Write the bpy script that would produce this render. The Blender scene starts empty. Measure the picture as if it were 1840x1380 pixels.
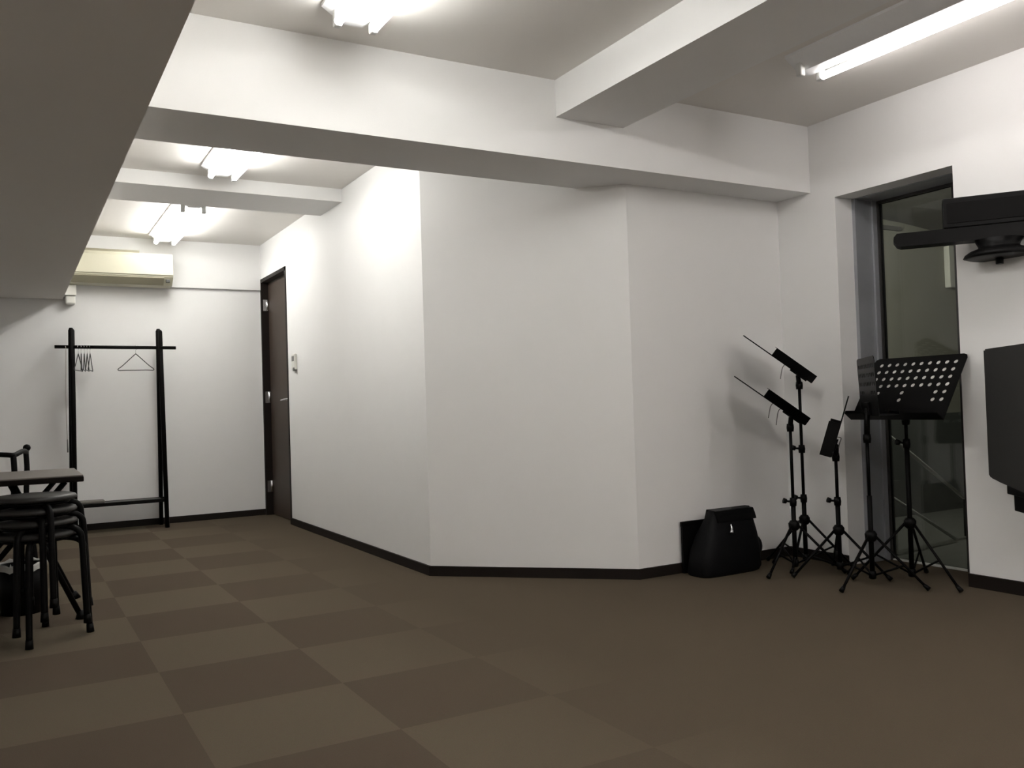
import bpy, bmesh, math, random
from mathutils import Vector, Matrix
random.seed(4)
R = math.radians
scene = bpy.context.scene
C = scene.collection

# ------------------------------------------------------------------ camera
CAM_R = Vector((0.86755419, -0.49633274, -0.0316787))
CAM_U = Vector((0.01631358, -0.03526236, 0.99924493))
CAM_F = Vector((0.49707504, 0.86741592, 0.02249504))
CAM_P = Vector((0, 0, 0.905))
cd = bpy.data.cameras.new('camera')
cam = bpy.data.objects.new('camera', cd)
C.objects.link(cam)
M = Matrix((CAM_R, CAM_U, -CAM_F)).transposed().to_4x4()
M.translation = CAM_P
cam.matrix_world = M
cd.sensor_width = 36
cd.lens = 1578.7 * 36 / 1840
cd.clip_start = 0.05
scene.camera = cam

# ------------------------------------------------------------------ world, exposure
w = bpy.data.worlds.new('world')
scene.world = w
w.use_nodes = True
w.node_tree.nodes['Background'].inputs[0].default_value = (0.5, 0.5, 0.5, 1)
w.node_tree.nodes['Background'].inputs[1].default_value = 0.01
scene.view_settings.view_transform = 'Standard'
scene.view_settings.look = 'None'
scene.view_settings.gamma = 1
scene.view_settings.use_curve_mapping = False
scene.view_settings.exposure = 1.34
TUBE_STRENGTH = 17.0


# ------------------------------------------------------------------ materials
def mat(name, col, rough=0.6, metal=0.0, spec=0.5, noise=0.0, nscale=40.0, bump=0.0, bscale=200.0):
    m = bpy.data.materials.new(name)
    m.use_nodes = True
    nt = m.node_tree
    b = nt.nodes['Principled BSDF']
    b.inputs['Base Color'].default_value = (*col, 1)
    b.inputs['Roughness'].default_value = rough
    b.inputs['Metallic'].default_value = metal
    b.inputs['Specular IOR Level'].default_value = spec
    tc = nt.nodes.new('ShaderNodeTexCoord')
    if noise:
        n = nt.nodes.new('ShaderNodeTexNoise')
        n.inputs['Scale'].default_value = nscale
        n.inputs['Detail'].default_value = 4
        mx = nt.nodes.new('ShaderNodeMix')
        mx.data_type = 'RGBA'
        mx.inputs['A'].default_value = (*[c * (1 - noise) for c in col], 1)
        mx.inputs['B'].default_value = (*[min(1, c * (1 + noise)) for c in col], 1)
        nt.links.new(tc.outputs['Object'], n.inputs['Vector'])
        nt.links.new(n.outputs['Fac'], mx.inputs['Factor'])
        nt.links.new(mx.outputs['Result'], b.inputs['Base Color'])
    if bump:
        n = nt.nodes.new('ShaderNodeTexNoise')
        n.inputs['Scale'].default_value = bscale
        n.inputs['Detail'].default_value = 3
        bp = nt.nodes.new('ShaderNodeBump')
        bp.inputs['Strength'].default_value = bump
        bp.inputs['Distance'].default_value = 0.002
        nt.links.new(tc.outputs['Object'], n.inputs['Vector'])
        nt.links.new(n.outputs['Fac'], bp.inputs['Height'])
        nt.links.new(bp.outputs['Normal'], b.inputs['Normal'])
    return m


def emit(name, col, s):
    m = bpy.data.materials.new(name)
    m.use_nodes = True
    nt = m.node_tree
    nt.nodes.remove(nt.nodes['Principled BSDF'])
    e = nt.nodes.new('ShaderNodeEmission')
    e.inputs[0].default_value = (*col, 1)
    e.inputs[1].default_value = s
    nt.links.new(e.outputs[0], nt.nodes['Material Output'].inputs[0])
    return m


WALL = mat('wallpaper', (0.80, 0.795, 0.785), 0.85, spec=0.2, noise=0.015, nscale=6, bump=0.15, bscale=350)
CEIL = mat('ceiling_paper', (0.78, 0.755, 0.72), 0.9, spec=0.15, noise=0.015, nscale=6, bump=0.15, bscale=350)
BASE = mat('vinyl_baseboard', (0.010, 0.0068, 0.005), 0.6, spec=0.2, noise=0.2, nscale=8)
DOORM = mat('dark_brown_door', (0.048, 0.033, 0.024), 0.5, spec=0.3, noise=0.12, nscale=5)
DOORF = mat('door_frame_paint', (0.010, 0.0065, 0.005), 0.5, spec=0.2, noise=0.1)
BLACK = mat('black_paint', (0.0018, 0.0016, 0.0015), 0.5, spec=0.10, noise=0.2)
BLKP = mat('black_plastic', (0.0024, 0.0023, 0.0023), 0.42, spec=0.12, noise=0.15)
CLOTH = mat('black_vinyl', (0.0020, 0.0020, 0.0025), 0.6, spec=0.15, noise=0.3, bump=0.4, bscale=120)
SPKR = mat('speaker_cloth', (0.020, 0.0195, 0.018), 0.75, noise=0.2, nscale=60, bump=0.3, bscale=500)
WOODBLK = mat('black_stained_wood', (0.0025, 0.0020, 0.0016), 0.55, spec=0.12, noise=0.3, nscale=12)
CHROME = mat('chrome', (0.75, 0.75, 0.76), 0.25, metal=1.0, noise=0.05)
WIRE = mat('dull_wire', (0.20, 0.20, 0.19), 0.4, metal=0.6, noise=0.1)
GWIRE = mat('dark_wire', (0.05, 0.05, 0.045), 0.4, metal=0.3, noise=0.1)
AC = mat('cream_plastic', (0.50, 0.48, 0.37), 0.4, noise=0.02, nscale=3)
ACD = mat('dark_vent', (0.24, 0.22, 0.155), 0.6, noise=0.05)
WPL = mat('white_plastic', (0.72, 0.71, 0.66), 0.45, noise=0.03)
FIX = mat('white_enamel', (0.75, 0.75, 0.75), 0.35, noise=0.03)
GALU = mat('grey_door_frame', (0.34, 0.35, 0.37), 0.4, metal=0.35, noise=0.06, nscale=9)
DGRY = mat('dark_grey_metal', (0.030, 0.028, 0.026), 0.45, noise=0.1)
TTOP = mat('grey_laminate', (0.145, 0.128, 0.112), 0.45, noise=0.06, nscale=18)
TEDGE = mat('dark_edge_band', (0.005, 0.0030, 0.002), 0.6, spec=0.1, noise=0.2)
SEAT = mat('dark_grey_seat', (0.022, 0.021, 0.020), 0.42, spec=0.3, noise=0.15)
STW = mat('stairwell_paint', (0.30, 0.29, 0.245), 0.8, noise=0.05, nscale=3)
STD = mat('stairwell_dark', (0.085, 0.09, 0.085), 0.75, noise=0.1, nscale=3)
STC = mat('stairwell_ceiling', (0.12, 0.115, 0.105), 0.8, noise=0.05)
CONC = mat('concrete', (0.10, 0.10, 0.095), 0.8, noise=0.15, nscale=10)
RAIL = mat('rail_metal', (0.60, 0.60, 0.58), 0.4, noise=0.05)
BAGW = mat('bin_liner', (0.50, 0.50, 0.47), 0.4, noise=0.1)
CORDM = mat('beige_cord', (0.34, 0.31, 0.27), 0.6, noise=0.05)
HOLEBR = mat('pale_hole_brightener', (0.62, 0.61, 0.58), 0.7, noise=0.03)
GREYC = mat('grey_cloth', (0.16, 0.15, 0.135), 0.8, noise=0.1, bump=0.3)

GLASS = bpy.data.materials.new('door_glass')
GLASS.use_nodes = True
nt = GLASS.node_tree
nt.nodes.remove(nt.nodes['Principled BSDF'])
tr = nt.nodes.new('ShaderNodeBsdfTransparent')
tr.inputs[0].default_value = (0.80, 0.82, 0.80, 1)
gl = nt.nodes.new('ShaderNodeBsdfGlossy')
gl.inputs['Roughness'].default_value = 0.03
fr = nt.nodes.new('ShaderNodeFresnel')
fr.inputs[0].default_value = 1.45
mx = nt.nodes.new('ShaderNodeMixShader')
nt.links.new(fr.outputs[0], mx.inputs[0])
nt.links.new(tr.outputs[0], mx.inputs[1])
nt.links.new(gl.outputs[0], mx.inputs[2])
nt.links.new(mx.outputs[0], nt.nodes['Material Output'].inputs[0])

# carpet: 50 cm squares laid in two close browns; pile sheen painted in as a fade to one darker brown on the right
CARPET = bpy.data.materials.new('carpet_tiles')
CARPET.use_nodes = True
nt = CARPET.node_tree
b = nt.nodes['Principled BSDF']
b.inputs['Roughness'].default_value = 1.0
b.inputs['Specular IOR Level'].default_value = 0.05
tc = nt.nodes.new('ShaderNodeTexCoord')
mp = nt.nodes.new('ShaderNodeMapping')
mp.inputs['Location'].default_value = (-0.442 / 0.5 + 20, -4.334 / 0.5 + 20, 0.5)
mp.inputs['Scale'].default_value = (2, 2, 0.0001)
ck = nt.nodes.new('ShaderNodeTexChecker')
ck.inputs['Scale'].default_value = 1.0
ck.inputs['Color1'].default_value = (0.102, 0.078, 0.056, 1)
ck.inputs['Color2'].default_value = (0.130, 0.105, 0.073, 1)
nt.links.new(tc.outputs['Object'], mp.inputs['Vector'])
nt.links.new(mp.outputs[0], ck.inputs['Vector'])
sep = nt.nodes.new('ShaderNodeSeparateXYZ')
nt.links.new(tc.outputs['Object'], sep.inputs[0])
mr = nt.nodes.new('ShaderNodeMapRange')
mr.inputs['From Min'].default_value = 0.95
mr.inputs['From Max'].default_value = 1.75
nt.links.new(sep.outputs[0], mr.inputs['Value'])
m1 = nt.nodes.new('ShaderNodeMix')
m1.data_type = 'RGBA'
m1.inputs['B'].default_value = (0.098, 0.077, 0.053, 1)
nt.links.new(mr.outputs[0], m1.inputs['Factor'])
nt.links.new(ck.outputs['Color'], m1.inputs['A'])
nz = nt.nodes.new('ShaderNodeTexNoise')
nz.inputs['Scale'].default_value = 260
nz.inputs['Detail'].default_value = 3
nt.links.new(tc.outputs['Object'], nz.inputs['Vector'])
m2 = nt.nodes.new('ShaderNodeMix')
m2.data_type = 'RGBA'
m2.blend_type = 'MULTIPLY'
m2.inputs['Factor'].default_value = 0.25
nt.links.new(m1.outputs['Result'], m2.inputs['A'])
nt.links.new(nz.outputs['Color'], m2.inputs['B'])
hs = nt.nodes.new('ShaderNodeHueSaturation')
hs.inputs['Saturation'].default_value = 0.95
nt.links.new(m2.outputs['Result'], hs.inputs['Color'])
nt.links.new(hs.outputs[0], b.inputs['Base Color'])
bp = nt.nodes.new('ShaderNodeBump')
bp.inputs['Strength'].default_value = 0.5
bp.inputs['Distance'].default_value = 0.003
nt.links.new(nz.outputs['Fac'], bp.inputs['Height'])
nt.links.new(bp.outputs[0], b.inputs['Normal'])


# ------------------------------------------------------------------ mesh helpers
def NB():
    return bmesh.new()


def box(bm, lo, hi, bev=0.0):
    vs = [bm.verts.new((x, y, z)) for x in (lo[0], hi[0]) for y in (lo[1], hi[1]) for z in (lo[2], hi[2])]
    fs = [(0, 1, 3, 2), (4, 6, 7, 5), (0, 4, 5, 1), (2, 3, 7, 6), (0, 2, 6, 4), (1, 5, 7, 3)]
    F = [bm.faces.new([vs[i] for i in f]) for f in fs]
    if bev:
        es = list({e for f in F for e in f.edges})
        bmesh.ops.bevel(bm, geom=es, offset=bev, segments=2, affect='EDGES', profile=0.5)
    return bm


def frame_box(bm, o, ax, ay, az, lo, hi, bev=0.0):
    """box in a local frame given by three unit vectors"""
    t = NB()
    box(t, lo, hi, bev)
    mtx = Matrix((ax, ay, az)).transposed().to_4x4()
    mtx.translation = Vector(o)
    t.transform(mtx)
    me = bpy.data.meshes.new('tmp')
    t.to_mesh(me)
    t.free()
    bm.from_mesh(me)
    bpy.data.meshes.remove(me)
    return bm


def tube(bm, pts, r, seg=10, caps=True):
    pts = [Vector(p) for p in pts]
    rs = r if isinstance(r, (list, tuple)) else [r] * len(pts)
    rings = []
    prev = None
    for i, p in enumerate(pts):
        if i == 0: d = pts[1] - pts[0]
        elif i == len(pts) - 1: d = pts[-1] - pts[-2]
        else: d = (pts[i + 1] - p).normalized() + (p - pts[i - 1]).normalized()
        d.normalize()
        if prev is None:
            a = d.orthogonal().normalized()
        else:
            a = (prev - d * prev.dot(d)).normalized()
        prev = a
        c = d.cross(a)
        rings.append([bm.verts.new(p + (a * math.cos(t) + c * math.sin(t)) * rs[i])
                      for t in [2 * math.pi * k / seg for k in range(seg)]])
    for A, B in zip(rings, rings[1:]):
        for k in range(seg):
            f = bm.faces.new((A[k], A[(k + 1) % seg], B[(k + 1) % seg], B[k]))
            f.smooth = True
    if caps:
        bm.faces.new(rings[0][::-1])
        bm.faces.new(rings[-1])
    return bm


def arc(pts, n=6):
    """Catmull-Rom through points"""
    P = [Vector(p) for p in pts]
    P = [2 * P[0] - P[1]] + P + [2 * P[-1] - P[-2]]
    out = []
    for i in range(1, len(P) - 2):
        for k in range(n):
            t = k / n
            a, b_, c, d = P[i - 1:i + 3]
            out.append(0.5 * ((2 * b_) + (c - a) * t + (2 * a - 5 * b_ + 4 * c - d) * t * t + (3 * b_ - a - 3 * c + d) * t ** 3))
    out.append(P[-2])
    return out


def lathe(bm, prof, seg=28, o=(0, 0, 0)):
    o = Vector(o)
    rings = []
    for r, z in prof:
        if r < 1e-6:
            rings.append([bm.verts.new(o + Vector((0, 0, z)))])
        else:
            rings.append([bm.verts.new(o + Vector((r * math.cos(2 * math.pi * k / seg), r * math.sin(2 * math.pi * k / seg), z))) for k in range(seg)])
    for A, B in zip(rings, rings[1:]):
        for k in range(seg):
            if len(A) == 1 and len(B) == 1: continue
            if len(A) == 1: f = bm.faces.new((A[0], B[(k + 1) % seg], B[k]))
            elif len(B) == 1: f = bm.faces.new((A[k], A[(k + 1) % seg], B[0]))
            else: f = bm.faces.new((A[k], A[(k + 1) % seg], B[(k + 1) % seg], B[k]))
            f.smooth = True
    return bm


def prism(bm, poly, axis, lo, hi):
    """poly of 2D points extruded along axis (0 x: (y,z); 1 y: (x,z); 2 z: (x,y))"""
    def mk(p, t):
        if axis == 0: return (t, p[0], p[1])
        if axis == 1: return (p[0], t, p[1])
        return (p[0], p[1], t)
    A = [bm.verts.new(mk(p, lo)) for p in poly]
    B = [bm.verts.new(mk(p, hi)) for p in poly]
    n = len(poly)
    for k in range(n):
        bm.faces.new((A[k], A[(k + 1) % n], B[(k + 1) % n], B[k]))
    bm.faces.new(A[::-1])
    bm.faces.new(B)
    return bm


def obj(name, bm, m, parent=None, label=None):
    bmesh.ops.recalc_face_normals(bm, faces=bm.faces)
    me = bpy.data.meshes.new(name)
    bm.to_mesh(me)
    bm.free()
    me.materials.append(m)
    o = bpy.data.objects.new(name, me)
    C.objects.link(o)
    if parent: o.parent = parent
    if label: o['label'] = label
    return o


def thing(name, label, cat, loc=(0, 0, 0), rz=0.0, group=None):
    o = bpy.data.objects.new(name, None)
    o.empty_display_size = 0.1
    C.objects.link(o)
    o.location = loc
    o.rotation_euler = (0, 0, rz)
    o['label'] = label
    o['category'] = cat
    if group: o['group'] = group
    return o


def tag(o, label, cat, group=None):
    o['label'] = label
    o['category'] = cat
    if group: o['group'] = group
    return o


def struct(name, bm, m, parent=None):
    o = obj(name, bm, m, parent)
    if parent is None: o['kind'] = 'structure'
    return o


def dup(root, loc, rz, label=None, group=None):
    r = root.copy()
    C.objects.link(r)
    r.location = loc
    r.rotation_euler = (0, 0, rz)
    if label: r['label'] = label
    if group: r['group'] = group
    for ch in list(root.children):
        c = ch.copy()
        C.objects.link(c)
        c.parent = r
        for g in list(ch.children):
            d = g.copy()
            C.objects.link(d)
            d.parent = c
    return r


# ------------------------------------------------------------------ room dimensions
X1, Y1 = 1.945, 4.330          # partition corner
X2, Y3 = 2.743, 3.559          # second corner, alcove wall
XR, ZC = 3.820, 2.370
YF = 7.816
XL, YBK = -1.60, -2.60
D1, D2, ZD = 6.986, 7.800, 2.068
RY2, RY1, ZR = 2.490, 3.159, 1.947
XG = 4.13
T = 0.12

struct('floor', box(NB(), (XL - T, YBK - T, -0.1), (XG + 0.03, YF + T, 0)), CARPET)
struct('ceiling', box(NB(), (XL - T, YBK - T, ZC), (XR + 0.30, YF + T, ZC + 0.1)), CEIL)
bm = NB()
box(bm, (XL - T, YF, 0), (X1 + T, YF + T, ZC))
struct('wall_far', bm, WALL)
struct('wall_left', box(NB(), (XL - T, YBK, 0), (XL, YF, ZC)), WALL)
struct('wall_rear', box(NB(), (XL - T, YBK - T, 0), (XR + 0.30, YBK, ZC)), WALL)
bm = NB()
box(bm, (X1, D2, 0), (X1 + T, YF, ZC))
box(bm, (X1, D1, ZD), (X1 + T, D2, ZC))
# door wall and the two angled facets as one folded wall
prism(bm, [(X1, D1), (X1, Y1), (X2, Y3), (XR, Y3), (XR, Y3 + T), (X2 + 0.05, Y3 + T), (X1 + T, Y1 + 0.05), (X1 + T, D1)], 2, 0, ZC - 0.001)
struct('wall_partition', bm, WALL)
bm = NB()
WT = 0.13
box(bm, (XR, YBK, 0), (XR + WT, RY2, ZC))
box(bm, (XR, RY1, 0), (XR + WT, Y3 + T, ZC))
box(bm, (XR, RY2, ZR), (XR + WT, RY1, ZC))
struct('wall_right', bm, WALL)
# beams
struct('trim_1', box(NB(), (0.384, 3.322, 2.005), (XR, 3.736, ZC)), WALL)                 # main beam across the room
struct('trim_2', box(NB(), (XL, YBK, 1.848), (0.384, YF, ZC)), CEIL)                      # low bulkhead on the left
struct('trim_3', box(NB(), (2.179, YBK, 2.201), (2.560, 3.322, ZC)), WALL)                # cross beam
struct('trim_4', box(NB(), (0.384, 5.595, 2.284), (X1, 6.059, ZC)), WALL)                 # small far beam
struct('trim_5', box(NB(), (0.384, YF - 0.03, 1.974), (X1, YF, ZC)), WALL)                # far wall beam face
BH = 0.052
struct('baseboard_far', box(NB(), (XL, YF - 0.012, 0), (X1, YF, BH)), BASE)
bm = NB()
e = 0.012
prism(bm, [(X1 - e, D1), (X1 - e, Y1 - e * 0.4), (X2 - e * 0.4, Y3 - e), (XR, Y3 - e), (XR, Y3), (X2, Y3), (X1, Y1), (X1, D1)], 2, 0, BH)
struct('baseboard_partition', bm, BASE)
bm = NB()
box(bm, (XR - e, YBK, 0), (XR, RY2, BH + 0.008))
box(bm, (XR - e, RY1, 0), (XR, Y3 - e, BH))
struct('baseboard_right', bm, BASE)

# ------------------------------------------------------------------ door 1 (brown)
d = struct('door_1', box(NB(), (X1 + 0.055, D1 + 0.03, 0.006), (X1 + 0.095, D2 - 0.035, ZD - 0.03), 0.002), DOORM)
bm = NB()
box(bm, (X1 - 0.006, D2 - 0.03, 0), (X1 + T, D2, ZD))
box(bm, (X1 - 0.006, D1, 0), (X1 + T, D1 + 0.03, ZD))
box(bm, (X1 - 0.006, D1, ZD - 0.03), (X1 + T, D2, ZD))
box(bm, (X1 + 0.095, D1, 0), (X1 + T, D2, ZD))
obj('door_frame', bm, DOORF, d)
for z in (1.84, 1.03, 0.25):
    bm = NB()
    tube(bm, [(X1 + 0.045, D2 - 0.042, z - 0.05), (X1 + 0.045, D2 - 0.042, z + 0.05)], 0.009)
    box(bm, (X1 + 0.008, D2 - 0.034, z - 0.05), (X1 + 0.05, D2 - 0.030, z + 0.05))
    obj('hinge', bm, CHROME, d)
bm = NB()
lathe(bm, [(0, 0), (0.024, 0), (0.024, 0.006), (0, 0.008)], 18)
bm.transform(Matrix.Translation((X1 + 0.055, D1 + 0.10, 1.0)) @ Matrix.Rotation(R(-90), 4, 'Y'))
tube(bm, [(X1 + 0.055, D1 + 0.10, 1.0), (X1 + 0.005, D1 + 0.10, 1.0)], 0.009)
tube(bm, arc([(X1 + 0.005, D1 + 0.10, 1.0), (X1 - 0.002, D1 + 0.13, 1.0), (X1 + 0.0, D1 + 0.24, 0.995)]), 0.008)
obj('door_lever', bm, CHROME, d)
bm = NB()
tube(bm, [(X1 + 0.056, D1 + 0.10, 1.06), (X1 + 0.036, D1 + 0.10, 1.06)], 0.013)
box(bm, (X1 + 0.016, D1 + 0.096, 1.045), (X1 + 0.038, D1 + 0.104, 1.09), 0.002)
obj('thumb_turn', bm, CHROME, d)

# thermostat on the partition
t = thing('wall_thermostat', 'small pale thermostat plate on the wall right of the brown door', 'thermostat', (X1, 6.775, 1.285))
obj('back_plate', box(NB(), (-0.022, -0.045, -0.062), (0, 0.045, 0.062), 0.006), WPL, t)
obj('display', box(NB(), (-0.0235, -0.03, 0.005), (-0.0215, 0.03, 0.045), 0.0), WIRE, t)
obj('dial', box(NB(), (-0.030, -0.040, -0.072), (-0.005, -0.012, -0.045), 0.004), WIRE, t)

# ------------------------------------------------------------------ door 2 (glass) and stairwell behind
bm = NB()
box(bm, (XR + WT, RY1 - 0.020, 0), (XG - 0.05, RY1 + 0.1, ZR + 0.1))
box(bm, (XG - 0.05, RY1 - 0.030, 0), (XG + 0.03, RY1 + 0.1, ZR + 0.1))
box(bm, (XR + WT, RY2 - 0.1, 0), (XG + 0.03, RY2 + 0.02, ZR + 0.1))
box(bm, (XR + WT, RY2 + 0.02, ZR - 0.005), (XG + 0.03, RY1 - 0.020, ZR + 0.1))
d2 = struct('door_2', box(NB(), (XG - 0.006, RY2 + 0.20, 0.012), (XG + 0.006, RY1 - 0.040, ZR - 0.02)), GLASS)
obj('door_frame', bm, GALU, d2)
bm = NB()
box(bm, (XG - 0.02, RY2 + 0.02, 0), (XG + 0.02, RY2 + 0.20, ZR - 0.005))
obj('door_stile', bm, DGRY, d2)
bm = NB()
box(bm, (XG - 0.018, RY1 - 0.040, 0), (XG + 0.018, RY1 - 0.030, ZR - 0.005))
obj('door_seal', bm, DGRY, d2)
obj('door_head_rail', box(NB(), (XG - 0.018, RY2 + 0.20, ZR - 0.02), (XG + 0.018, RY1 - 0.040, ZR - 0.005)), DGRY, d2)
obj('threshold', box(NB(), (XG - 0.012, RY2 + 0.20, 0), (XG + 0.02, RY1 - 0.040, 0.008)), RAIL, d2)

SY = 4.45
SX0, SX1, SY0 = XG + 0.031, 7.3, 1.9
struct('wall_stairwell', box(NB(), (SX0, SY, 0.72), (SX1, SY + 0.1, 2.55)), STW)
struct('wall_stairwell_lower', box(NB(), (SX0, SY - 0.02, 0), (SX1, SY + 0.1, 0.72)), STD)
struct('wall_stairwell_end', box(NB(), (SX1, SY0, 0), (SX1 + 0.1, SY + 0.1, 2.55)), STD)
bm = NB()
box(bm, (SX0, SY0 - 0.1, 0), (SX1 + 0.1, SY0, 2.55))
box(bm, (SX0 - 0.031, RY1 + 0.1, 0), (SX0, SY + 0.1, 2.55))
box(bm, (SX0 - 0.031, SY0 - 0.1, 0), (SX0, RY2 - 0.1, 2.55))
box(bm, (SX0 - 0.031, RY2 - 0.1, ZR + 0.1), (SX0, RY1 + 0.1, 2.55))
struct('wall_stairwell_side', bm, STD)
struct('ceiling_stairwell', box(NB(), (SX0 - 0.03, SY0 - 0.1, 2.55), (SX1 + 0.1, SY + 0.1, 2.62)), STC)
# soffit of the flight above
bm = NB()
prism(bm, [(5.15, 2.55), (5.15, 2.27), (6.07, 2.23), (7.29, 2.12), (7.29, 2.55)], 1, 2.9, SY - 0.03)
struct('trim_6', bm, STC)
struct('trim_7', box(NB(), (5.3, SY - 0.03, 2.165), (6.10, SY, 2.195)), STC)
struct('floor_stairwell', box(NB(), (SX0 + 0.001, SY0 - 0.1, -0.12), (SX1 + 0.1, SY + 0.1, 0.0)), CONC)
# stair panel beside the rails: a dark raked parapet
bm = NB()
prism(bm, [(4.9, 0.0), (4.9, 0.30), (5.6, 0.26), (6.6, 0.10), (7.0, 0.0)], 1, 4.15, 4.22)
struct('trim_8', bm, CONC)
o = obj('meter_box', box(NB(), (0, -0.05, 0), (0.24, 0, 0.34), 0.006), WPL)
o.location = (6.66, SY, 1.74)
tag(o, 'pale grey box on the stairwell wall seen through the glass door', 'box')
t = thing('stairwell_fill_lamp', 'unseen lamp added on the stairwell side wall to brighten it', 'fill light', (SX0, 3.55, 2.0))  # added lamp, hidden by the jamb, brightens the stairwell
obj('fill_base', box(NB(), (0, -0.09, -0.09), (0.02, 0.09, 0.09), 0.004), FIX, t)
obj('fill_diffuser', box(NB(), (0.0201, -0.08, -0.08), (0.06, 0.08, 0.08), 0.01), emit('stair_fill_light', (1.0, 0.97, 0.84), 150.0), t)


def handrail(label, p0, p1, r, posts):
    t = thing('stair_handrail', label, 'handrail', (p0[0], p0[1], 0))
    a = Vector(p0) - Vector((p0[0], p0[1], 0))
    b_ = Vector(p1) - Vector((p0[0], p0[1], 0))
    obj('rail', tube(NB(), [a, b_], r), RAIL, t)
    for f in posts:
        q = a.lerp(b_, f)
        obj('post', tube(NB(), [(q.x, q.y, 0), (q.x, q.y, q.z)], 0.007), DGRY, t)
    return t


# ------------------------------------------------------------------ fluorescent lights
TW_L = emit('tube_light_left', (1.0, 0.99, 0.95), TUBE_STRENGTH)
TW_R = emit('tube_light_right', (1.0, 0.955, 0.93), TUBE_STRENGTH * 0.8)
TW_B = emit('tube_fill_rear', (1.0, 0.955, 0.92), TUBE_STRENGTH * 2.1)  # rear fill, overdriven to brighten the right wall
OFFT = mat('lamp_socket', (0.6, 0.6, 0.58), 0.4)


def fixture(x, y0, y1, label, tm, tubes=(-1, 1), hw=0.068):
    t = thing('fluorescent_light', label, 'ceiling light', (x, (y0 + y1) / 2, ZC), 0, 'twin tube ceiling fixtures')
    L = (y1 - y0) / 2
    bm = NB()
    prism(bm, [(-0.115, 0), (0.115, 0), (0.115, -0.012), (0.036, -0.062), (-0.036, -0.062), (-0.115, -0.012)], 1, -L, L)
    obj('reflector_body', bm, FIX, t)
    for s in (-1, 1):
        for e_ in (-1, 1):
            bm = NB()
            ye = e_ * (L - 0.02)
            box(bm, (s * hw - 0.014, min(ye, ye - e_ * 0.03), -0.092), (s * hw + 0.014, max(ye, ye - e_ * 0.03), -0.03), 0.005)
            obj('lamp_holder', bm, OFFT, t)
    for s in tubes:
        bm = NB()
        tube(bm, [(s * hw, -L + 0.045, -0.075), (s * hw, L - 0.045, -0.075)], 0.0155, 16)
        obj('fluorescent_tube', bm, tm, t)
    return t


fixture(1.115, 1.80, 3.04, 'lit twin tube light at the top edge, before the main beam', TW_L)
fixture(1.115, 4.08, 5.34, 'lit twin tube light between the main beam and the small far beam', TW_L)
fixture(1.115, 6.22, 7.56, 'lit twin tube light nearest the air conditioner', TW_L)
fixture(3.05, 1.40, 2.66, 'light with one lit tube and one empty socket beside the right wall', TW_R, tubes=(1,), hw=0.062)
fixture(1.115, -1.3, -0.06, 'unseen twin tube light added behind the camera, left side', TW_B)  # both rear fixtures are unseen and added as fill light
fixture(3.05, -1.6, -0.34, 'unseen twin tube light added behind the camera, right side', TW_B)

# ------------------------------------------------------------------ air conditioner
t = thing('air_conditioner', 'cream wall air conditioner high on the far wall left', 'air conditioner', (0.79, YF - 0.03, 1.955))
W2 = 0.395
bm = NB()
prism(bm, [(0, 0.015), (-0.05, 0.0), (-0.13, 0.012), (-0.195, 0.075), (-0.20, 0.24), (-0.185, 0.262), (0, 0.285)], 0, -W2, W2)
obj('housing', bm, AC, t)
bm = NB()
prism(bm, [(-0.199, 0.082), (-0.206, 0.088), (-0.210, 0.235), (-0.20, 0.246), (-0.19, 0.240)], 0, -W2 + 0.003, W2 - 0.003)
obj('front_panel', bm, AC, t)
bm = NB()
prism(bm, [(-0.135, 0.012), (-0.142, 0.010), (-0.196, 0.062), (-0.192, 0.070)], 0, -W2 + 0.03, W2 - 0.07)
obj('air_flap', bm, ACD, t)
bm = NB()
for k in range(3):
    box(bm, (-W2 + 0.02, -0.17 + k * 0.04, 0.262 + 0.004 * k), (W2 - 0.25, -0.16 + k * 0.04, 0.283), 0)
obj('intake_grille', bm, ACD, t)
bm = NB()
box(bm, (W2 - 0.055, -0.188, 0.030), (W2 - 0.025, -0.165, 0.055), 0.003)
obj('signal_window', bm, GWIRE, t)
t = thing('pipe_cover', 'pale plastic pipe cover below the air conditioner', 'pipe cover', (0.435, YF, 1.955))
obj('elbow', box(NB(), (-0.045, -0.10, -0.085), (0.042, 0, 0), 0.006), WPL, t)
obj('outlet', box(NB(), (-0.035, -0.085, -0.150), (0.036, 0, -0.085), 0.010), WPL, t)

# ------------------------------------------------------------------ garment rack
RX, RYc = 0.757, 7.63
t = thing('garment_rack', 'black wooden A-frame garment rack standing before the far wall', 'clothes rack', (RX, RYc, 0))
for s in (-1, 1):
    xo = s * 0.330
    bm = NB()
    tube(bm, [(xo - 0.008 * s, 0.022, 1.60), (xo - 0.008 * s, 0.022, 1.585), (xo, -0.10, 0.0)], [0.012, 0.020, 0.017], 12)
    obj('front_leg', bm, WOODBLK, t)
    bm = NB()
    tube(bm, [(xo - 0.012 * s - 0.012, -0.015, 1.605), (xo - 0.012 * s - 0.012, -0.015, 1.585), (xo - 0.012, 0.135, 0.0)], [0.012, 0.020, 0.016], 12)
    obj('rear_leg', bm, WOODBLK, t)
bm = NB()
tube(bm, [(-0.445, 0.0, 1.457), (0.440, 0.0, 1.452)], 0.0135, 12)
rail_o = obj('hanging_rail', bm, WOODBLK, t)
bm = NB()
box(bm, (-0.345, -0.085, 0.205), (0.345, -0.060, 0.232), 0.003)
box(bm, (-0.345, 0.085, 0.205), (0.345, 0.108, 0.232), 0.003)
obj('shelf_rail', bm, WOODBLK, t)
bm = NB()
box(bm, (-0.318, -0.060, 0.217), (0.300, 0.085, 0.230), 0.002)
obj('shelf_board', bm, DGRY, t)
o = obj('folded_cloth', box(NB(), (0, 0, 0), (0.21, 0.13, 0.022), 0.008), GREYC)
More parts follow.
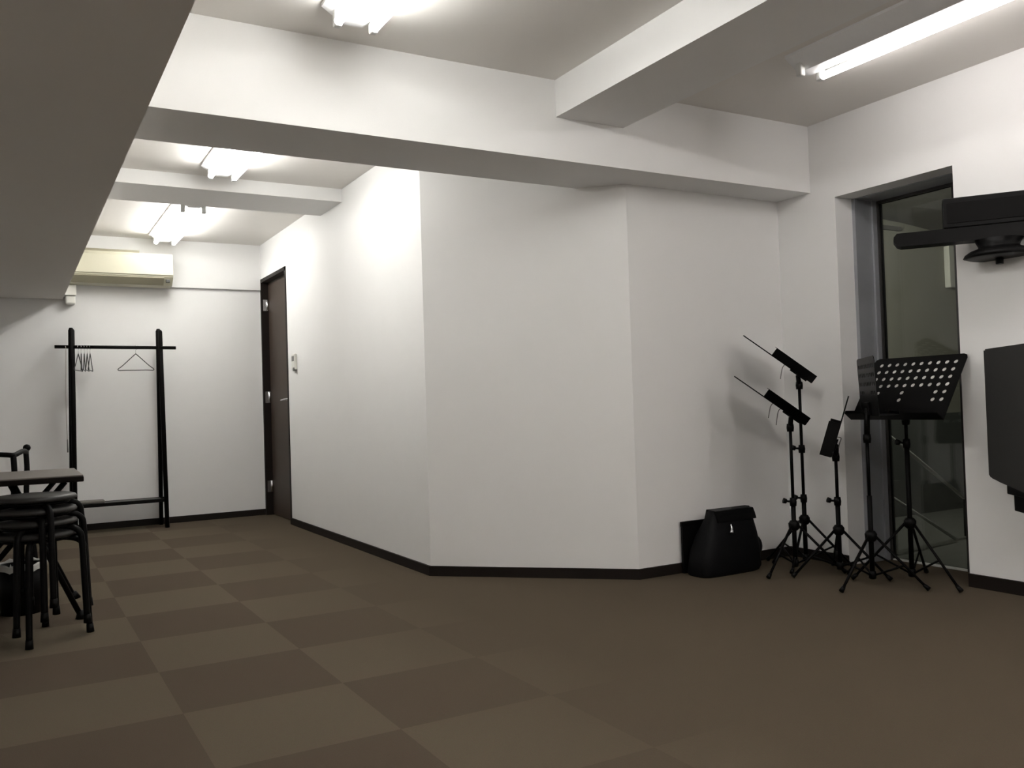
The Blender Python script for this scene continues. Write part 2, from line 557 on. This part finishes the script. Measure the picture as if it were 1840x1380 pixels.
o.location = (0.43, 7.572, 0.2305)
tag(o, 'grey folded cloth lying on the garment rack shelf', 'cloth')

# hangers
GH = 'wire hangers on the garment rack'


def hanger_mesh(name='wire_hanger'):
    t_ = thing(name, 'x', 'clothes hanger', (0, 0, 0), 0, GH)
    bm = NB()
    W_ = 0.132
    loop = arc([(0, 0, 0), (-0.03, 0, -0.028), (-0.10, 0, -0.096), (-W_, 0, -0.122), (-W_ + 0.006, 0, -0.133), (-0.08, 0, -0.132), (0, 0, -0.132),
                (0.08, 0, -0.131), (W_ - 0.006, 0, -0.133), (W_, 0, -0.122), (0.10, 0, -0.096), (0.03, 0, -0.028), (0, 0, 0)], 4)
    tube(bm, loop, 0.0036, 6)
    obj('hanger_frame', bm, GWIRE, t_)
    bm = NB()
    hk = [(0, 0, 0), (0, 0, 0.03)] + [(0.018 * math.cos(a) , 0, 0.050 + 0.018 * math.sin(a)) for a in [R(q) for q in (-60, -20, 30, 80, 130, 180)]]
    tube(bm, hk, 0.0012, 6)
    obj('hanger_hook', bm, CHROME, t_, 'thin bright metal hook')
    return t_


h0 = hanger_mesh()
h0.location = (0.892, RYc, 1.403)
h0['label'] = 'wire hanger alone on the rack, facing the room'
for k, q in enumerate(('leftmost', 'second from left', 'middle one', 'fourth from left', 'rightmost')):
    dup(h0, (0.476 + 0.021 * k, RYc, 1.403), R(74 + (k * 37) % 13),
        q + ' of the five wire hangers bunched edge-on beside the left rack post')
bm = NB()
tube(bm, arc([(0, 0.014, 0.836), (0.002, -0.017, 0.84), (0.004, -0.019, 0.78), (-0.002, -0.019, 0.4), (0.002, -0.019, 0.12)], 5), 0.0022, 6)
tt = thing('hanging_cord', 'thin pale cord hanging from the left end of the rack rail', 'cord', (0.385, RYc, 0.618))
obj('cord', bm, CORDM, tt)
obj('cord_weight', tube(NB(), [(0.002, -0.019, 0.12), (0.003, -0.019, 0.02)], [0.004, 0.005], 8), WIRE, tt)

# ------------------------------------------------------------------ folding table
TZ = 0.65
t = thing('folding_table', 'grey-topped folding table with dark edge at left', 'table', (0, 0, 0))
bm = NB()
TX0, TX1, TY0, TY1 = -1.30, 0.282, 4.35, 4.98
box(bm, (TX0, TY0, TZ - 0.006), (TX1, TY1, TZ), 0.002)
obj('tabletop', bm, TTOP, t)
bm = NB()
box(bm, (TX0 - 0.002, TY0 - 0.002, TZ - 0.030), (TX1 + 0.002, TY1 + 0.002, TZ - 0.0062), 0.004)
obj('edge_band', bm, TEDGE, t)
for y in (TY0 + 0.06, TY1 - 0.06):
    obj('leg', tube(NB(), [(0.212, y, TZ - 0.03), (-0.29, y, 0.012)], 0.012), BLACK, t)
    obj('leg', tube(NB(), [(0.0, y + 0.026, TZ - 0.03), (0.265, y + 0.026, 0.012)], 0.012), BLACK, t)
    obj('leg', tube(NB(), [(-1.20, y, TZ - 0.03), (-0.75, y, 0.012)], 0.012), BLACK, t)
obj('crossbar', tube(NB(), [(0.065, TY0 + 0.06, 0.44), (0.065, TY1 - 0.06, 0.44)], 0.010), BLACK, t)
for y in (TY0 + 0.06, TY1 - 0.06):
    obj('rubber_foot', tube(NB(), [(-0.292, y, 0.0), (-0.292, y, 0.03)], 0.016), BLACK, t)
    obj('rubber_foot', tube(NB(), [(0.270, y + 0.026, 0.0), (0.264, y + 0.026, 0.035)], [0.030, 0.014]), BLACK, t)
    obj('rubber_foot', tube(NB(), [(-0.75, y, 0.0), (-0.75, y, 0.03)], 0.016), BLACK, t)

# ------------------------------------------------------------------ stool stack
GS = 'stacked round stools by the table'


def make_stool():
    t_ = thing('round_stool', 'x', 'stool', (0, 0, 0), 0, GS)
    bm = NB()
    lathe(bm, [(0, 0.440), (0.140, 0.440), (0.152, 0.436), (0.157, 0.428), (0.155, 0.420), (0.146, 0.416), (0, 0.416)], 36)
    obj('seat', bm, SEAT, t_)
    bm = NB()
    lathe(bm, [(0.120, 0.410), (0.126, 0.416), (0.132, 0.410), (0.126, 0.402), (0.120, 0.410)], 30)
    obj('seat_ring', bm, BLACK, t_)
    for k in range(4):
        a = R(90 * k)
        u = Vector((math.cos(a), math.sin(a), 0))
        bm = NB()
        P = arc([u * 0.04 + Vector((0, 0, 0.408)), u * 0.13 + Vector((0, 0, 0.403)), u * 0.172 + Vector((0, 0, 0.380)), u * 0.182 + Vector((0, 0, 0.33)), u * 0.190 + Vector((0, 0, 0.15)), u * 0.196 + Vector((0, 0, 0.02))], 5)
        tube(bm, P, 0.0125, 10)
        lg = obj('leg', bm, BLACK, t_)
        bm = NB()
        tube(bm, [u * 0.1955 + Vector((0, 0, 0.035)), u * 0.198], [0.014, 0.016], 10)
        obj('rubber_foot', bm, BLACK, lg)
    return t_


SC = (0.088, 4.170)
st = make_stool()
st.location = (SC[0], SC[1], 0)
st.rotation_euler = (0, 0, R(-100))
st['label'] = 'black round stool at the bottom of the stack'
for k, (rz, lab) in enumerate([(-113, 'black round stool second from the bottom of the stack'), (-84, 'black round stool second from the top of the stack'), (-74, 'black round stool on top of the stack, seat fully visible')]):
    dup(st, (SC[0], SC[1], 0.05 * (k + 1)), R(rz), lab)

# ------------------------------------------------------------------ waste bin
t = thing('waste_bin', 'black waste bin with pale liner rim under the table', 'waste bin', (0.037, 4.755, 0))
bm = NB()
lathe(bm, [(0, 0), (0.088, 0), (0.104, 0.225), (0.100, 0.225), (0.085, 0.006), (0, 0.006)], 28)
obj('bin_body', bm, BLKP, t)
bm = NB()
prof = [(0.092, 0.12), (0.101, 0.228), (0.106, 0.236), (0.110, 0.228), (0.108, 0.205)]
lathe(bm, prof, 28)
for v in bm.verts:
    a = math.atan2(v.co.y, v.co.x)
    v.co.z += 0.005 * math.sin(7 * a) + 0.003 * math.sin(13 * a)
obj('bin_liner', bm, BAGW, t, 'pale plastic bag folded over the rim')

# ------------------------------------------------------------------ chair behind the table
t = thing('armchair_frame', 'black tube-framed chair standing behind the table', 'chair', (0.050, 5.41, 0), R(-9))
obj('seat', box(NB(), (-0.44, -0.20, 0.40), (-0.02, 0.20, 0.43), 0.01), BLKP, t)
for s in (-1, 1):
    bm = NB()
    tube(bm, arc([(0.045, 0.2 * s, 0.0), (0.02, 0.2 * s, 0.25), (-0.005, 0.2 * s, 0.45), (0.0, 0.2 * s, 0.62), (-0.004, 0.2 * s, 0.725)], 5), 0.014)
    obj('back_post', bm, BLACK, t)
    obj('front_leg', tube(NB(), [(-0.42, 0.19 * s, 0.40), (-0.45, 0.2 * s, 0)], 0.012), BLACK, t)
bm = NB()
tube(bm, arc([(-0.07, -0.20, 0.728), (-0.03, -0.20, 0.724), (0.0, -0.19, 0.722), (0.012, 0.0, 0.735), (0.0, 0.19, 0.722)], 5), 0.013)
obj('top_rail', bm, BLACK, t)
obj('back_slat', box(NB(), (-0.012, -0.19, 0.55), (0.002, -0.14, 0.72), 0.004), BLACK, t)
bm = NB()
bmesh.ops.create_uvsphere(bm, u_segments=12, v_segments=8, radius=0.020, matrix=Matrix.Translation((0.0, 0.205, 0.745)))
obj('rail_knob', bm, BLACK, t)

# ------------------------------------------------------------------ black bags by the alcove wall
t = thing('shoulder_bag', 'tall black bag with bright clasp on the floor by the alcove wall', 'bag', (3.20, 3.435, 0))
bm = NB()
secs = [(0.0, -0.195, 0.200, 0.082), (0.02, -0.205, 0.212, 0.088), (0.12, -0.185, 0.208, 0.086), (0.20, -0.150, 0.196, 0.072), (0.28, -0.105, 0.185, 0.045), (0.322, -0.085, 0.178, 0.030)]
rings = []
for z, xa, xb, dy in secs:
    pts = []
    cx, hx = (xa + xb) / 2, (xb - xa) / 2
    for k in range(28):
        a = 2 * math.pi * k / 28
        c_, s_ = math.cos(a), math.sin(a)
        pts.append(bm.verts.new((cx + hx * abs(c_) ** 0.35 * (1 if c_ > 0 else -1), dy * abs(s_) ** 0.5 * (1 if s_ > 0 else -1), z + 0.006 * (cx + hx * c_) / 0.15)))
    rings.append(pts)
for A, B in zip(rings, rings[1:]):
    for k in range(28):
        f = bm.faces.new((A[k], A[(k + 1) % 28], B[(k + 1) % 28], B[k]))
        f.smooth = True
bm.faces.new(rings[0])
bm.faces.new(rings[-1])
obj('bag_body', bm, CLOTH, t)
bm = NB()
prism(bm, [(-0.034, 0.322), (0.034, 0.326), (0.042, 0.300), (0.052, 0.272), (0.049, 0.270), (-0.049, 0.266), (-0.056, 0.268), (-0.046, 0.298)], 0, -0.078, 0.185)
obj('top_flap', bm, BLKP, t)
bm = NB()
tube(bm, arc([(-0.012, -0.072, 0.255), (-0.016, -0.082, 0.235), (-0.026, -0.090, 0.212)], 4), [0.004] * 3 + [0.006] * 3 + [0.010] * 2 + [0.012], 10)  # white glint on the bag, built as a bright metal piece
obj('glint', bm, CHROME, t, 'bright metal clasp')
bm = NB()
bmesh.ops.create_uvsphere(bm, u_segments=16, v_segments=12, radius=0.05, matrix=Matrix.Translation((0.205, -0.01, 0.115)) @ Matrix.Diagonal((0.85, 0.9, 1.2, 1)))
for f in bm.faces: f.smooth = True
obj('side_pocket', bm, CLOTH, t)
t = thing('instrument_case', 'low black case standing behind the bag against the wall', 'case', (3.15, 3.541, 0))
obj('case_body', box(NB(), (-0.140, -0.012, 0), (0.19, 0.003, 0.262), 0.002), BLKP, t)
obj('case_edge', box(NB(), (-0.142, -0.013, 0.240), (0.192, 0.004, 0.266), 0.002), BLACK, t)


# ------------------------------------------------------------------ music stands
def perforated_plate(bm, th, W_, H_, u0, v0, du, dv, cols, rows, r, skip=()):
    """flat plate in the local (u, v) plane with round holes, rounded top corners"""
    ucuts = [-W_ / 2] + [u0 + (i - 0.5) * du for i in range(cols + 1)] + [W_ / 2]
    vcuts = [0] + [v0 + (j - 0.5) * dv for j in range(rows + 1)] + [H_]
    def corner(u, v):
        c = 0.022
        if v > H_ - 1e-6 and abs(abs(u) - W_ / 2) < 1e-6:
            return None
        return (u, v)
    for i in range(len(ucuts) - 1):
        for j in range(len(vcuts) - 1):
            ua, ub, va, vb = ucuts[i], ucuts[i + 1], vcuts[j], vcuts[j + 1]
            hole = 1 <= i <= cols and 1 <= j <= rows and (i - 1, j - 1) not in skip
            if not hole:
                P = [(ua, va), (ub, va), (ub, vb), (ua, vb)]
                c = 0.022
                if j == len(vcuts) - 2 and i == 0: P = [(ua, va), (ub, va), (ub, vb), (ua + c, vb), (ua + c * 0.3, vb - c * 0.3), (ua, vb - c)]
                if j == len(vcuts) - 2 and i == len(ucuts) - 2: P = [(ua, va), (ub, va), (ub, vb - c), (ub - c * 0.3, vb - c * 0.3), (ub - c, vb), (ua, vb)]
                bm.faces.new([bm.verts.new((p[0], p[1], 0)) for p in P])
            else:
                cu, cv = (ua + ub) / 2, (va + vb) / 2
                n = 16
                inner = [bm.verts.new((cu + r * math.cos(R(45 + 360 * k / n)), cv + r * math.sin(R(45 + 360 * k / n)), 0)) for k in range(n)]
                hu, hv = (ub - ua) / 2, (vb - va) / 2
                outer = []
                for k in range(n):
                    a = R(45 + 360 * k / n)
                    c_, s_ = math.cos(a), math.sin(a)
                    m_ = max(abs(c_), abs(s_))
                    outer.append(bm.verts.new((cu + hu * c_ / m_, cv + hv * s_ / m_, 0)))
                for k in range(n):
                    bm.faces.new((inner[k], outer[k], outer[(k + 1) % n], inner[(k + 1) % n]))
    bmesh.ops.remove_doubles(bm, verts=bm.verts, dist=1e-5)
    ext = bmesh.ops.extrude_face_region(bm, geom=list(bm.faces))
    bmesh.ops.translate(bm, vec=(0, 0, -th), verts=[g for g in ext['geom'] if isinstance(g, bmesh.types.BMVert)])


def music_stand(label, base, hub, top, legs, legr, desk_o, wv, vv, W_, H_, collars, clips=(), block=None, attach_v=0.06, hz=0.03, lip=0.055, attach_u=0.0, thick=0.003, backing=False):
    """base (x,y); top = pole height; desk_o = middle of the lower desk edge (world); wv, vv = desk axes"""
    bx, by = base
    t_ = thing('music_stand', label, 'music stand', (bx, by, 0), 0, 'black music stands in the alcove')
    wv, vv = Vector(wv).normalized(), Vector(vv)
    vv = (vv - wv * vv.dot(wv)).normalized()
    nv = wv.cross(vv).normalized()
    o = Vector(desk_o) - Vector((bx, by, 0))
    c0 = collars[0] if collars else top * 0.6
    obj('pole', tube(NB(), [(0, 0, hz), (0, 0, c0)], 0.0115, 12), BLACK, t_)
    obj('inner_pole', tube(NB(), [(0, 0, c0 - 0.02), (0, 0, top)], 0.0080, 12), BLACK, t_)
    for cz in collars:
        bm = NB()
        lathe(bm, [(0, -0.022), (0.016, -0.022), (0.018, 0.0), (0.015, 0.02), (0, 0.02)], 14, (0, 0, cz))
        k = Vector((-CAM_R.x, -CAM_R.y, 0)).normalized()
        tube(bm, [Vector((0, 0, cz)), k * 0.038 + Vector((0, 0, cz + 0.004))], [0.006, 0.005], 8)
        tube(bm, [k * 0.034 + Vector((0, 0, cz + 0.003)), k * 0.050 + Vector((0, 0, cz + 0.008))], [0.012, 0.014], 8)
        obj('height_knob', bm, BLKP, t_)
    bm = NB()
    lathe(bm, [(0, -0.028), (0.016, -0.028), (0.026, -0.018), (0.028, 0.008), (0.018, 0.022), (0.0, 0.024)], 14, (0, 0, hub))
    obj('leg_hub', bm, BLKP, t_)
    bm = NB()
    lathe(bm, [(0, -0.018), (0.016, -0.018), (0.018, 0.0), (0.016, 0.018), (0, 0.018)], 12, (0, 0, hz + 0.02))
    obj('brace_collar', bm, BLKP, t_)
    for az in legs:
        u = Vector((math.cos(R(az)), math.sin(R(az)), 0))
        A = u * 0.022 + Vector((0, 0, hub - 0.004))
        F = u * legr + Vector((0, 0, 0.012))
        lg = obj('leg', tube(NB(), [A, F], 0.0065, 8), BLACK, t_)
        mid = A.lerp(F, 0.56)
        obj('brace', tube(NB(), [u * 0.014 + Vector((0, 0, hz + 0.02)), mid], 0.0048, 8), BLACK, lg)
        obj('rubber_foot', tube(NB(), [A.lerp(F, 0.93), F + u * 0.006 - Vector((0, 0, 0.002))], [0.009, 0.0115], 8), BLKP, lg)
    # desk
    mt = Matrix((wv, vv, nv)).transposed().to_4x4()
    mt.translation = o
    sc = W_ / 0.5
    rows = 6 if H_ > 0.3 else 4
    bm = NB()
    dv = 0.0418
    perforated_plate(bm, thick, W_, H_, -0.2 * sc, H_ - 0.042 - (rows - 1) * dv, 0.0445 * sc, dv, 10, rows, 0.0105, skip={(i, j) for i in (2, 3, 5, 6, 7) for j in (0, 1)} if rows == 6 else {(i, 0) for i in (3, 4, 5, 6)})
    bm.transform(mt)
    dk = obj('desk', bm, BLKP, t_)
    bm = NB()
    frame_box(bm, o, wv, vv, nv, (-W_ / 2, -0.002, -0.002), (W_ / 2, 0.001, lip), 0.0)
    frame_box(bm, o, wv, vv, nv, (-W_ / 2, -0.002, lip - 0.002), (W_ / 2, 0.014, lip), 0.0)
    obj('ledge', bm, BLKP, dk)
    if block:
        for ua in (-W_ / 2, W_ / 2 - 0.003):
            obj('ledge_cheek', frame_box(NB(), o, wv, vv, nv, (ua, 0.0, 0.0), (ua + 0.003, block, lip)), BLKP, dk)
    bm = NB()
    frame_box(bm, o, wv, vv, nv, (attach_u - 0.045, attach_v - 0.03, -0.014), (attach_u + 0.045, attach_v + 0.03, -thick), 0.002)
    pt = o + wv * attach_u + vv * attach_v - nv * 0.012
    tp = Vector((0, 0, top - 0.012))
    tube(bm, [pt, tp], [0.012, 0.014], 10)
    lathe(bm, [(0, -0.02), (0.017, -0.02), (0.019, 0), (0.017, 0.02), (0, 0.02)], 12, tp)
    obj('tilt_joint', bm, BLKP, t_)
    if backing:  # sheet added so the holes show as bright dots
        bm = NB()
        frame_box(bm, o, wv, vv, nv, (-0.215, 0.085, -thick - 0.0015), (0.215, 0.340, -thick - 0.0005))
        obj('hole_brightener', bm, HOLEBR, dk, 'pale sheet added behind the desk to make its holes bright')
    for cu, cl in clips:
        p0 = o + wv * cu + vv * (H_ * 0.30) - nv * 0.003
        q = p0 - nv * 0.02
        bm = NB()
        tube(bm, arc([p0, q, q + Vector((0, 0, -cl * 0.5)) - vv * 0 - CAM_R * 0.008, q + Vector((0, 0, -cl)) - CAM_R * 0.014], 4), 0.0025, 6)
        obj('page_holder', bm, WIRE, t_)
    return t_


def view_frame(p, ang, theta):
    """axes of a desk whose sheet contains the line of sight at p; ang = slope seen, theta = turn within the sheet"""
    d_ = (Vector(p) - CAM_P).normalized()
    r_ = (CAM_R - d_ * CAM_R.dot(d_)).normalized()
    u_ = r_.cross(d_) 
    a = r_ * math.cos(ang) - u_ * math.sin(ang)
    w_ = a * math.cos(theta) + d_ * math.sin(theta)
    v_ = -a * math.sin(theta) + d_ * math.cos(theta)
    return w_, v_


# perforated desk, right-most, before the glass door
music_stand('black music stand with perforated desk facing the room, right-most, before the glass door',
            (3.683, 2.690), 0.285, 0.778, (-96, 22, 128), 0.26, (3.604, 2.690, 0.776), (0, -1, 0), (0.574, 0, 0.819), 0.495, 0.36,
            (0.66,), attach_v=0.05, backing=True)
# its left neighbour, seen edge-on
P = (3.506, 2.747, 0.80)
w_, v_ = view_frame(P, R(84), R(90))
music_stand('black music stand left of the perforated one, desk half hidden behind it',
            (3.505, 2.770), 0.233, 0.700, (186, -72, 64), 0.245, P, (0.675, 0.738, 0), (-0.02, 0.05, 1), 0.46, 0.27,
            (), attach_v=0.03, lip=0.085)
P = (3.532, 3.005, 0.605)
music_stand('shortest black music stand, desk turned upright and edge-on, in the middle of the group',
            (3.570, 3.010), 0.229, 0.600, (158, 285, 48), 0.245, P, (-0.775, -0.63, 0), (0.22, -0.20, 0.95), 0.42, 0.30,
            (0.37,), clips=((0.0, 0.05),), block=0.165, attach_v=0.05, lip=0.05, thick=0.006)
# two tall ones in the corner
for lab, base, hub, top, px, azs, cols in (
        ('tallest black music stand, its flat-tilted desk the upper of two at the corner', (3.620, 3.270), 0.250, 0.965, (1424, 663), (-58, 98, 205), (0.36, 0.62)),
        ('black music stand left of the tallest, with lower flat-tilted desk', (3.465, 3.200), 0.242, 0.750, (1411, 738), (190, 310, 70), (0.36,))):
    a_ = (px[0] - 920) / 1578.7
    b_ = -(px[1] - 690) / 1578.7
    ray = CAM_F + CAM_R * a_ + CAM_U * b_
    dist = (Vector((base[0], base[1], 0)).dot(Vector((CAM_F.x, CAM_F.y, 0))))
    P = CAM_P + ray * (dist - 0.09)
    w_, v_ = view_frame(P, R(36), R(50))
    music_stand(lab, base, hub, top, azs, 0.235, P, w_, v_, 0.38, 0.25, cols, attach_u=0.09, thick=0.006,
                clips=((0.05, 0.07), (-0.02, 0.06)) if top < 0.8 else ((0.02, 0.06),), attach_v=0.02, lip=0.042)

# ------------------------------------------------------------------ right edge: wall shelf with device, loudspeaker
dv_ = Vector((0.588, -0.809, 0)).normalized()
nv_ = Vector((0.809, 0.588, 0)).normalized()
up = Vector((0, 0, 1))
o0 = Vector((3.47, 2.559, 1.555))
t = thing('wall_shelf', 'black wall-mounted shelf with rounded end at the upper right edge', 'shelf', o0)
bm = NB()
L_, Dp = 0.60, 0.10
prof = [(0.03, 0), (0.012, 0.008), (0, 0.028), (0.002, 0.045), (0.016, 0.060), (L_ - 0.06, 0.060), (L_ - 0.06, 0)]
A = [bm.verts.new(dv_ * p[0] + up * p[1]) for p in prof]
B = [bm.verts.new(dv_ * p[0] + up * p[1] + nv_ * Dp) for p in prof]
for k in range(len(prof)):
    bm.faces.new((A[k], A[(k + 1) % len(prof)], B[(k + 1) % len(prof)], B[k]))
bm.faces.new(A)
bm.faces.new(B)
obj('shelf_board', bm, BLKP, t)
bm = NB()
lathe(bm, [(0, -0.082), (0.125, -0.080), (0.142, -0.074), (0.135, -0.062), (0.115, -0.048), (0.085, -0.038), (0.080, -0.030), (0.095, 0.0), (0, 0.0)], 30, dv_ * 0.42 + nv_ * 0.05)
obj('mount_dome', bm, BLKP, t)
bm = NB()
tube(bm, [dv_ * 0.42 + nv_ * 0.05 + up * -0.108, dv_ * 0.42 + nv_ * 0.05 + up * -0.080], 0.016, 12)
obj('mount_knob', bm, BLKP, t)
bm = NB()
frame_box(bm, dv_ * 0.50, dv_, nv_, up, (0.0, 0.02, 0.005), (0.09, 0.08, 0.055), 0.003)
obj('wall_bracket', bm, BLACK, t)
t = thing('media_player', 'black box-shaped device on the wall shelf', 'audio device', o0 + up * 0.0605)
bm = NB()
frame_box(bm, Vector((0, 0, 0)), dv_, nv_, up, (0.205, -0.005, 0), (0.53, 0.098, 0.132), 0.004)
obj('device_case', bm, BLKP, t)
bm = NB()
frame_box(bm, Vector((0, 0, 0)), dv_, nv_, up, (0.22, -0.008, 0.02), (0.52, -0.004, 0.11), 0.001)
obj('device_front', bm, BLACK, t)

fd = Vector((-0.61, -0.79, 0)).normalized()
fn = Vector((0.79, -0.61, 0)).normalized()
o1 = Vector((3.700, 2.306, 0.508))
t = thing('loudspeaker', 'black loudspeaker hung beside the glass door, cut by the right edge', 'loudspeaker', o1)
bm = NB()
prof = [(0.0, 0.02), (0.0, 0.570), (0.46, 0.570), (0.46, -0.035), (0.12, 0.0), (0.02, 0.008)]
A = [bm.verts.new(fd * p[0] + up * p[1]) for p in prof]
B = [bm.verts.new(fd * p[0] + up * p[1] + fn * 0.16) for p in prof]
for k in range(len(prof)):
    bm.faces.new((A[k], A[(k + 1) % len(prof)], B[(k + 1) % len(prof)], B[k]))
bm.faces.new(A)
bm.faces.new(B)
bmesh.ops.bevel(bm, geom=list(bm.edges), offset=0.006, segments=2, affect='EDGES')
obj('cabinet', bm, SPKR, t)
bm = NB()
frame_box(bm, Vector((0, 0, 0)), fd, fn, up, (0.16, 0.01, -0.045), (0.44, 0.15, 0.0), 0.004)
frame_box(bm, Vector((0, 0, 0)), fd, fn, up, (0.20, 0.02, -0.110), (0.42, 0.14, -0.040), 0.004)
obj('mounting_socket', bm, BLACK, t)
bm = NB()
frame_box(bm, Vector((0, 0, 0)), fd, fn, up, (0.16, 0.155, 0.24), (0.22, 0.285, 0.30), 0.003)
obj('wall_bracket', bm, BLACK, t)

o = obj('pale_carton', box(NB(), (-0.035, -0.03, 0), (0.045, 0.04, 0.115), 0.004), WPL)
o.location = (4.235, 3.235, 0)
tag(o, 'small pale carton on the stairwell floor behind the glass', 'box')
handrail('upper pale handrail sloping behind the glass door', (4.27, 3.35, 0.748), (5.13, 3.35, 0.225), 0.011, (0.98,))
handrail('lower pale handrail sloping behind the glass door, near the floor', (4.27, 3.25, 0.33), (4.86, 3.25, 0.02), 0.009, (0.3,))
